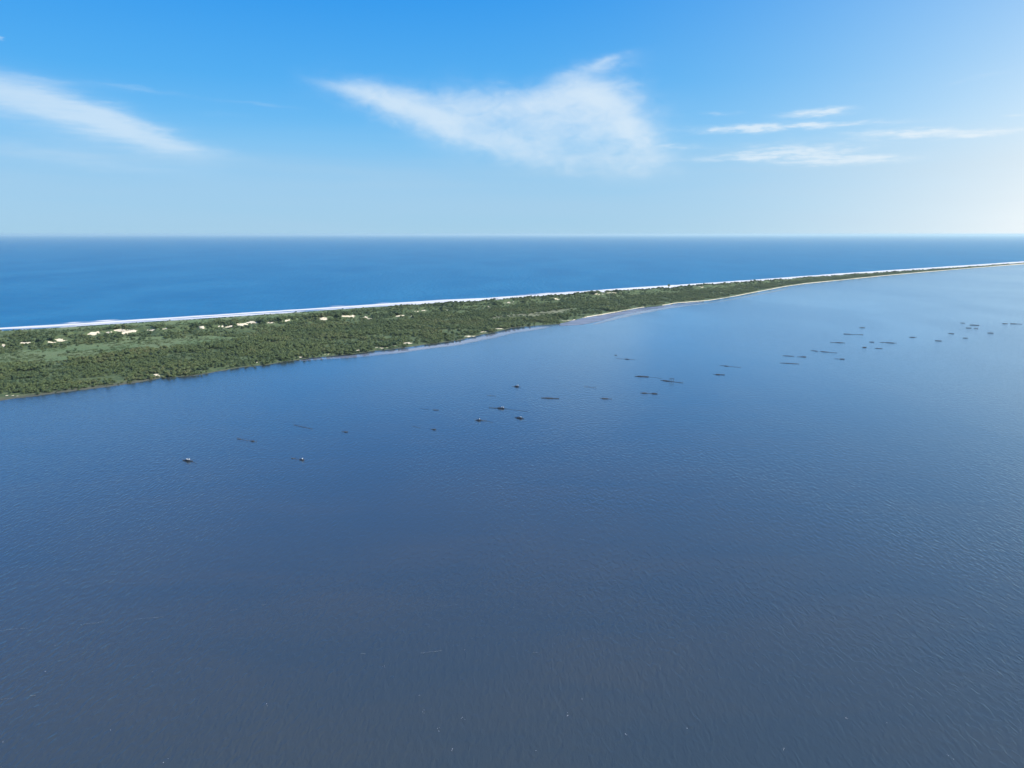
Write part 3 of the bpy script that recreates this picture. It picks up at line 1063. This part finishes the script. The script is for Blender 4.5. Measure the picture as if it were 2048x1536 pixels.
# --- grass tufts on the meadow and the foredune (near part only)
P3, x, y, s_, w, sp = candidates(0.12)
sfv = s_fore(x)
m1, m2 = meadow_at(x, y)
keep = (m1 | m2 | ((s_ > sfv) & ((1 - s_) * w > 16))) & (sand_at(x, y, 1.1) < .4) & (fbm(P3[:, 0] / 15, P3[:, 1] / 15, 2) > 0.42) & (x < 1300)
hs = np.clip(rng.normal(0.9, .25, len(x)), .4, 1.5)
sz = np.stack([hs * sp ** .5, hs * sp ** .5, hs], -1)[keep]
scatter('meadow_grass', P3[keep], sz, 3, tuft_src, 'light green grass of the meadow and the slope behind the beach', 'grass')


# ------------------------------------------------------------------ fishing stakes with nets, standing in the lagoon
def ell_mesh(name, rx, ry, rz, mat, seg=8, rings=5):
    bm = bmesh.new()
    bmesh.ops.create_uvsphere(bm, u_segments=seg, v_segments=rings, radius=1.0)
    for v in bm.verts:
        v.co.x *= rx
        v.co.y *= ry
        v.co.z *= rz
    me = bpy.data.meshes.new(name)
    bm.to_mesh(me)
    bm.free()
    me.materials.append(mat)
    for p_ in me.polygons:
        p_.use_smooth = True
    return me


vs_, fs_ = [], []
tube(vs_, fs_, (0, 0, -1.2), (0.03, 0.02, 1.0), 1.0, 0.8, 6)
vs_ = np.array(vs_)
vs_[:, :2] *= 0.075
n_ = len(fs_)
STAKE = mesh_from('stake', vs_, np.array(fs_), m_stake)
FLOAT = ell_mesh('float', 0.30, 0.30, 0.34, m_float)
BUOY = ell_mesh('buoy', 0.16, 0.16, 0.14, m_net, 6, 4)


def net_mesh(L, h, sag, seed, thick=0.16):
    """A hung net: a thin wall along x from -L/2 to L/2 whose top sags between stakes and whose face bellies out."""
    r = np.random.default_rng(seed)
    n = max(6, int(L / 0.5))
    u = np.linspace(-L / 2, L / 2, n)
    top = h * (0.72 + 0.28 * np.abs(np.cos(np.linspace(0, math.pi * max(2, round(L / 2.2)), n)))) + r.normal(0, 0.05 * h, n)
    top[0] *= 0.5
    top[-1] *= 0.5
    off = r.normal(0, 0.10, n)
    rows = []
    for zf, th in ((-0.25, .6), (0.3, 1.5), (0.75, 1.0), (1.0, .35)):
        rows.append((zf, th))
    vs, fs = [], []
    for sgn in (-1, 1):
        for zf, th in rows:
            for k in range(n):
                vs.append((u[k], off[k] + sgn * thick * th + sag * math.sin(zf * 3), top[k] * zf if zf > 0 else zf))
    nr = len(rows)
    for sd_ in range(2):
        for j in range(nr - 1):
            for k in range(n - 1):
                a = sd_ * nr * n + j * n + k
                q = (a, a + 1, a + n + 1, a + n)
                fs.append(q if sd_ == 0 else q[::-1])
    for k in range(n - 1):
        a, b_ = (nr - 1) * n + k, (2 * nr - 1) * n + k
        fs.append((a, a + 1, b_ + 1, b_))
    for k in (0, n - 1):
        for j in range(nr - 1):
            a, b_ = j * n + k, nr * n + j * n + k
            fs.append((a, a + n, b_ + n, b_))
    return mesh_from('net', np.array(vs), np.array(fs), m_net)


def rope_mesh(a, b_, seed, rad=0.07):
    r = np.random.default_rng(seed)
    a, b_ = np.array(a, float), np.array(b_, float)
    L = np.linalg.norm(b_ - a)
    n = max(4, int(L / 1.5))
    d = unit(b_ - a)
    nr = np.array([-d[1], d[0]])
    tt = np.linspace(0, 1, n)
    wob = np.cumsum(r.normal(0, 0.12, n))
    wob -= np.linspace(wob[0], wob[-1], n)
    pts = a + (b_ - a) * tt[:, None] + nr * wob[:, None]
    vs, fs = [], []
    for k in range(n):
        for g in range(5):
            q = 2 * math.pi * g / 5
            vs.append((pts[k, 0] + nr[0] * math.cos(q) * rad, pts[k, 1] + nr[1] * math.cos(q) * rad, 0.03 + math.sin(q) * rad))
    for k in range(n - 1):
        for g in range(5):
            fs.append((k * 5 + g, k * 5 + (g + 1) % 5, (k + 1) * 5 + (g + 1) % 5, (k + 1) * 5 + g))
    return mesh_from('float_line', np.array(vs), np.array(fs), m_rope), pts


def fish_trap(label, a, b_, humps=(), trail=None, white=0, tall=0, net_h=0.45, seed=0):
    """a, b_: the ends of the stake row (photo pixels); humps: (position 0..1, length m, height m) of bundled net;
    trail: ends of the line of small floats that runs off; white: how many white floats hang on the hump; tall: tall posts."""
    A_, B_ = ground(*a), ground(*b_)
    c = (A_ + B_) / 2
    L = float(np.linalg.norm(B_ - A_))
    ang = math.atan2(B_[1] - A_[1], B_[0] - A_[0])
    root = bpy.data.objects.new('fish_trap', None)
    C.objects.link(root)
    root.location = (c[0], c[1], 0)
    root.rotation_euler = (0, 0, ang)
    tag(root, label, 'fish trap', 'fishing net stakes standing in the lagoon')
    r = np.random.default_rng(900 + seed)
    if net_h > 0:
        link('net', net_mesh(L, net_h * (0.72 if a[1] > 735 else 0.58), 0.0, seed), root)
    ns = int(np.clip(round(L / 2.6) + 1, 2, 8))
    for k in range(ns):
        s = link('stake', STAKE, root, (-L / 2 + L * k / (ns - 1), r.normal(0, .1), 0))
        s.scale = (1, 1, r.uniform(0.9, 1.5))
        s.rotation_euler = (r.normal(0, .07), r.normal(0, .07), r.uniform(0, 6))
    for hi, (tpos, hl, hh) in enumerate(humps):
        hh *= 0.62 if a[1] > 735 else 0.42
        hl *= 0.9
        hx = -L / 2 + L * tpos
        nb = link('net_bundle', net_mesh(hl, hh, 0.1, seed * 7 + hi, 0.42), root, (hx, 0.05, 0.02))
        for q in (-0.42, 0.0, 0.42):
            s = link('stake', STAKE, root, (hx + q * hl, r.normal(0, .25), 0))
            s.scale = (1.1, 1.1, hh * r.uniform(1.1, 1.4))
            s.rotation_euler = (r.normal(0, .06), r.normal(0, .06), r.uniform(0, 6))
        if white and hi == 0:
            for q in range(white):
                fx = hx + (q - (white - 1) / 2 + r.normal(0, .15)) * min(1.0, hl * 0.7 / max(white, 1)) + hl * 0.22
                fl = link('float', FLOAT, root, (fx, r.normal(-0.1, .15), hh * r.uniform(0.95, 1.15) + 0.2))
                k_ = r.uniform(.8, 1.25) * (1.35 if white == 1 else 1.0)
                fl.scale = (k_, k_, k_)
    for q in range(tall):
        s = link('stake', STAKE, root, (-L / 2 + L * 0.5 + (q - (tall - 1) / 2) * 1.5, 0, 0))
        s.scale = (2.4, 2.4, 3.3)
    if tall:
        vs, fs = [], []
        half = (tall - 1) / 2 * 1.5 + 0.3
        tube(vs, fs, (-half, 0.16, 2.5), (half, 0.16, 2.45), 0.11, 0.09, 6)
        link('crossbar', mesh_from('crossbar', np.array(vs), np.array(fs), m_stake), root)
    if trail:
        rot = np.array([[math.cos(-ang), -math.sin(-ang)], [math.sin(-ang), math.cos(-ang)]])
        for ti, (q0, q1) in enumerate(trail):
            ta, tb = rot @ (ground(*q0) - c), rot @ (ground(*q1) - c)
            rm, pts = rope_mesh(ta, tb, seed * 3 + ti)
            link('float_line', rm, root)
            for pt in pts[::2][:14]:
                link('buoy', BUOY, root, (pt[0], pt[1], 0.04))
    return root


TRAPS = [
    dict(label='lone dark net with a row of white floats on top, nearest the wooded shore', a=(366, 921), b_=(385, 923), humps=((.45, 3.6, 1.3),), white=4, net_h=.6, trail=[((386, 924), (394, 927))]),
    dict(label='two short dark net pieces in one slanting line beyond the lone white topped net', a=(474, 877.5), b_=(513, 884), humps=((.12, 2.6, .5), (.80, 2.4, .8)), net_h=.12),
    dict(label='faint long curved line of low net lying flat, with no hump at all', a=(588, 850), b_=(624, 858), net_h=.22),
    dict(label='dark net bundle with one round white float at its right end, detached piece on left', a=(583, 916.5), b_=(608, 921), humps=((.82, 2.8, .9), (.12, 1.8, .4)), white=1, net_h=.1),
    dict(label='short dark net stub right of the faint long curved line', a=(684, 863.5), b_=(696, 864.5), humps=((.6, 2.2, .7),), net_h=.3),
    dict(label='small peaked dark net with one white top, standing farthest out of the white topped ones', a=(1024, 773), b_=(1041, 774), humps=((.55, 3.6, 1.6),), white=2, net_h=.3),
    dict(label='long solid dark low net wall thicker in its middle, behind the white topped cluster', a=(1083, 796), b_=(1118, 797.5), humps=((.45, 7.0, 1.0),), net_h=.6),
    dict(label='long dark net with white top and a faint float line running off right', a=(978, 815.5), b_=(1013, 818), humps=((.68, 5.5, 1.5),), white=2, net_h=.4, trail=[((1014, 818), (1056, 823.5))]),
    dict(label='compact thick dark net with pale top, nearest right of the white topped cluster', a=(1030, 835.5), b_=(1048, 838), humps=((.5, 4.6, 1.4),), white=2, net_h=.6),
    dict(label='dark net with small white tip and a thin tail of floats toward the right', a=(950, 840.5), b_=(972, 842), humps=((.35, 3.6, 1.3),), white=1, net_h=.4, trail=[((973, 842), (986, 845))]),
    dict(label='faint short dash of net between the curved line and the white topped cluster', a=(866, 820), b_=(877, 820.5), net_h=.45, trail=[((841, 817), (858, 819.5))]),
    dict(label='small dark knot of net at the end of a faint line from the left', a=(862, 858.5), b_=(872, 860), humps=((.6, 2.0, 1.0),), net_h=.3, trail=[((824, 852), (841, 856))]),
    dict(label='faintest low scrap of net between the white peaked net and the long white topped one', a=(975, 790.5), b_=(991, 792.5), net_h=.16),
    dict(label='dark hump with thin lines on both sides, standing alone toward the cape', a=(1232, 717), b_=(1270, 719.5), humps=((.58, 4.5, 1.2),), net_h=.18),
    dict(label='single tiny post just behind the hump with thin lines on both sides', a=(1229, 710.5), b_=(1234, 710.5), humps=((.5, 2.0, .9),), net_h=.2),
    dict(label='pair of joined dark humps with a line reaching toward the three tall posts', a=(1270, 752.5), b_=(1298, 754), humps=((.4, 5, 1.1), (.8, 4, 1.0)), net_h=.5, trail=[((1299, 754), (1324, 757))]),
    dict(label='dark net with three tall upright posts joined by a crossbar', a=(1321, 760.5), b_=(1366, 766), humps=((.26, 6.0, 1.0),), tall=3, net_h=.35),
    dict(label='small dark oval hump of net right of the long solid net wall', a=(1200, 797), b_=(1223, 798), humps=((.42, 5.0, .9),), net_h=.25),
    dict(label='faint wavy line of low net behind the small dark oval hump', a=(1169, 773), b_=(1192, 776), net_h=.15),
    dict(label='two separate dark humps joined by a thin line, in front of the three tall posts', a=(1281, 786), b_=(1315, 788), humps=((.22, 4.4, .9), (.82, 4.2, 1.1)), net_h=.3),
    dict(label='slanting thin dark line with a hump near its left end, midway across the lagoon', a=(1440, 731), b_=(1481, 735), humps=((.3, 4.4, 1.1),), net_h=.25),
    dict(label='short dark double hump in front of the slanting thin line', a=(1427, 749), b_=(1449, 750), humps=((.42, 4.5, 1.1), (.86, 3.0, .7)), net_h=.3),
    dict(label='dark net row lying behind the longest nearest row, left of a peaked one', a=(1566, 711.5), b_=(1588, 712.5), humps=((.5, 6.5, .9),), net_h=.5),
    dict(label='small peaked dark net ending its row beside a level one', a=(1595, 713.5), b_=(1612, 714), humps=((.72, 5.0, 1.4),), net_h=.5),
    dict(label='long low dark row nearest the camera in the crowded far group', a=(1560, 726), b_=(1598, 728), humps=((.4, 7, .9), (.72, 6, .8)), net_h=.5),
    dict(label='short dark dash leading the long slanting row in the far group', a=(1622, 701), b_=(1636, 702.5), humps=((.6, 5.0, .9),), net_h=.4),
    dict(label='long slanting dark row tapering off to the right in the far group', a=(1640, 703), b_=(1674, 706), humps=((.3, 8, 1.1),), net_h=.4),
    dict(label='low dark line with a peaked right end, in front of the tapering row', a=(1669, 717.5), b_=(1688, 718.5), humps=((.82, 4.5, 1.3),), net_h=.35),
    dict(label='dark level row with its thick part right of the middle, behind the tapering row', a=(1661, 684.5), b_=(1690, 686), humps=((.6, 8, 1.2),), net_h=.4),
    dict(label='long thin straight line thicker at its left end, at the back of the group', a=(1689, 668), b_=(1725, 669.5), humps=((.15, 9, 1.2), (.95, 4, .9)), net_h=.45),
    dict(label='short net farthest back above the long thin straight line', a=(1718, 655.5), b_=(1730, 655.5), humps=((.6, 6, 1.3),), net_h=.5),
    dict(label='tiny dash left of a longer thick ended row', a=(1739, 684), b_=(1748, 684.5), humps=((.5, 5, 1.2),), net_h=.4),
    dict(label='longer row thickening toward its right end beside the tiny dash', a=(1760, 684.5), b_=(1793, 686.5), humps=((.62, 9, 1.3), (.2, 5, .7)), net_h=.4),
    dict(label='tiny upright dark clump in front of the tiny dash', a=(1725, 695), b_=(1733, 695), humps=((.5, 4.5, 1.8),), net_h=.4),
    dict(label='flat dark dash just right of the tiny upright clump', a=(1750, 696.5), b_=(1765, 697.5), humps=((.5, 6, .9),), net_h=.4),
    dict(label='solitary small peaked net in the gap right of the crowded far group', a=(1818, 674.5), b_=(1833, 674.8), humps=((.45, 6, 1.4),), net_h=.4),
    dict(label='solitary small net in the gap, nearer than the other single ones', a=(1871, 681.5), b_=(1884, 682.3), humps=((.45, 7, 1.3),), net_h=.4),
    dict(label='small dark wedge of net behind the nearer single net', a=(1896, 667), b_=(1907, 667.6), humps=((.6, 6, 1.3),), net_h=.4),
    dict(label='tiny dark dot of net between the wedge and the edge of the picture', a=(1926, 676), b_=(1935, 676.4), humps=((.5, 5, 1.1),), net_h=.4),
    dict(label='thin faint dash leading the farthest double humped row', a=(1921, 645.8), b_=(1930, 646.4), humps=((.5, 6, 1.0),), net_h=.4),
    dict(label='double humped row, the longest of the farthest nets', a=(1940, 650), b_=(1956, 650.6), humps=((.35, 7, 1.4), (.85, 6, 1.3)), net_h=.5),
    dict(label='small dash under the left end of the double humped row', a=(1933, 656), b_=(1941, 656.2), humps=((.5, 7, 1.2),), net_h=.4),
    dict(label='faint dot under the right end of the double humped row', a=(1949, 657.2), b_=(1955, 657.3), humps=((.5, 5, 1.1),), net_h=.3),
    dict(label='solitary low dash standing alone before the last two nets at the edge', a=(1976, 666), b_=(1986, 666.4), humps=((.5, 7, 1.3),), net_h=.4),
    dict(label='small dark clump beside the last long line at the edge of the picture', a=(2007, 647.4), b_=(2013, 647.6), humps=((.5, 7, 1.4),), net_h=.4),
    dict(label='last long thin line with a clump at its left end, at the picture edge', a=(2024, 647.6), b_=(2044, 648.4), humps=((.15, 8, 1.4),), net_h=.5),
]
for i, sp_ in enumerate(TRAPS):
    fish_trap(seed=i + 1, **sp_)

# ------------------------------------------------------------------ thin foam lines and flecks on the lagoon
vs, fs = [], []


def fleck(x_, y_, L, wd, ang):
    s = len(vs)
    c_, s_ = math.cos(ang), math.sin(ang)
    for (u, v) in ((-.5, 0), (-.2, -.5), (.25, -.4), (.5, .05), (.2, .5), (-.25, .45)):
        u, v = u * L * random.uniform(.8, 1.1), v * wd * random.uniform(.7, 1.2)
        vs.append((x_ + u * c_ - v * s_, y_ + u * s_ + v * c_, 0.15 + random.uniform(0, .01)))
    fs.extend([(s, s + 1, s + 5, s + 5)[:3], (s + 1, s + 4, s + 5), (s + 1, s + 2, s + 4), (s + 2, s + 3, s + 4)])


for path, dens in (([(0, 1262), (40, 1258), (60, 1257)], .8), ([(110, 1255), (140, 1254)], .4), ([(160, 1250), (215, 1244)], 1.0), ([(215, 1244), (330, 1234)], .55), ([(330, 1234), (420, 1225)], .3),
                   ([(420, 1226), (460, 1222)], .7), ([(460, 1222), (565, 1204)], .45), ([(700, 1306), (755, 1311)], .6), ([(840, 1307), (885, 1302)], 1.1),
                   ([(885, 1303), (905, 1306)], .4), ([(1020, 1299), (1056, 1302)], .5), ([(1065, 1306), (1100, 1305)], .5), ([(0, 1400), (32, 1397)], .8), ([(60, 1392), (82, 1391)], .7)):
    g = [ground(*q) for q in path]
    for k in range(len(g) - 1):
        L = np.linalg.norm(g[k + 1] - g[k])
        ang = math.atan2(*(g[k + 1] - g[k])[::-1])
        for q in range(int(L / 0.8)):
            if vnoise(np.array(q * .23 + k * 7 + path[0][0]), np.array(1.5)) > 1.0 - dens * 0.75:
                c_ = g[k] + (g[k + 1] - g[k]) * (q + .5) * .8 / L
                fleck(c_[0], c_[1] + random.gauss(0, .08), random.uniform(.7, 1.1), random.uniform(.07, .14), ang + random.gauss(0, .12))
o = link('foam_lines', mesh_from('foam_lines', np.array(vs), np.array(fs), m_streakfoam))
tag(o, 'thin broken pale foam lines drifting on the dark near lagoon water', 'foam', kind='stuff')

vs, fs = [], []
for k in range(26):
    q = (random.uniform(0, 2048), 1240 + 290 * math.sqrt(random.random()))
    g = ground(*q)
    for j in range(random.randint(1, 3)):
        fleck(g[0] + random.gauss(0, .25), g[1] + random.gauss(0, .4), random.uniform(.15, .4), random.uniform(.05, .11), 1.57 + random.gauss(0, .4))
o = link('foam_flecks', mesh_from('foam_flecks', np.array(vs), np.array(fs), m_float))
tag(o, 'tiny white foam flecks on the ripples of the near lagoon', 'foam', kind='stuff')

# ------------------------------------------------------------------ sea air
bm = bmesh.new()
bmesh.ops.create_cube(bm, size=1.0)
for v in bm.verts:
    v.co.x *= 150000.0
    v.co.y *= 150000.0
    v.co.z = -3.0 if v.co.z < 0 else 128.0
me = bpy.data.meshes.new('haze')
bm.to_mesh(me)
bm.free()
m_haze = bpy.data.materials.new('sea_haze')
m_haze.use_nodes = True
nt = m_haze.node_tree
for n in list(nt.nodes):
    if n.type == 'BSDF_PRINCIPLED':
        nt.nodes.remove(n)
pv = nt.nodes.new('ShaderNodeVolumePrincipled')
pv.inputs['Color'].default_value = (0.66, 0.80, 0.775, 1)
pv.inputs['Density'].default_value = HAZE_DENSITY
pv.inputs['Anisotropy'].default_value = 0.25
out = [n for n in nt.nodes if n.type == 'OUTPUT_MATERIAL'][0]
nt.links.new(pv.outputs[0], out.inputs['Volume'])
me.materials.append(m_haze)
hz = link('haze', me)
tag(hz, 'pale sea haze over water and spit', 'haze', kind='stuff')
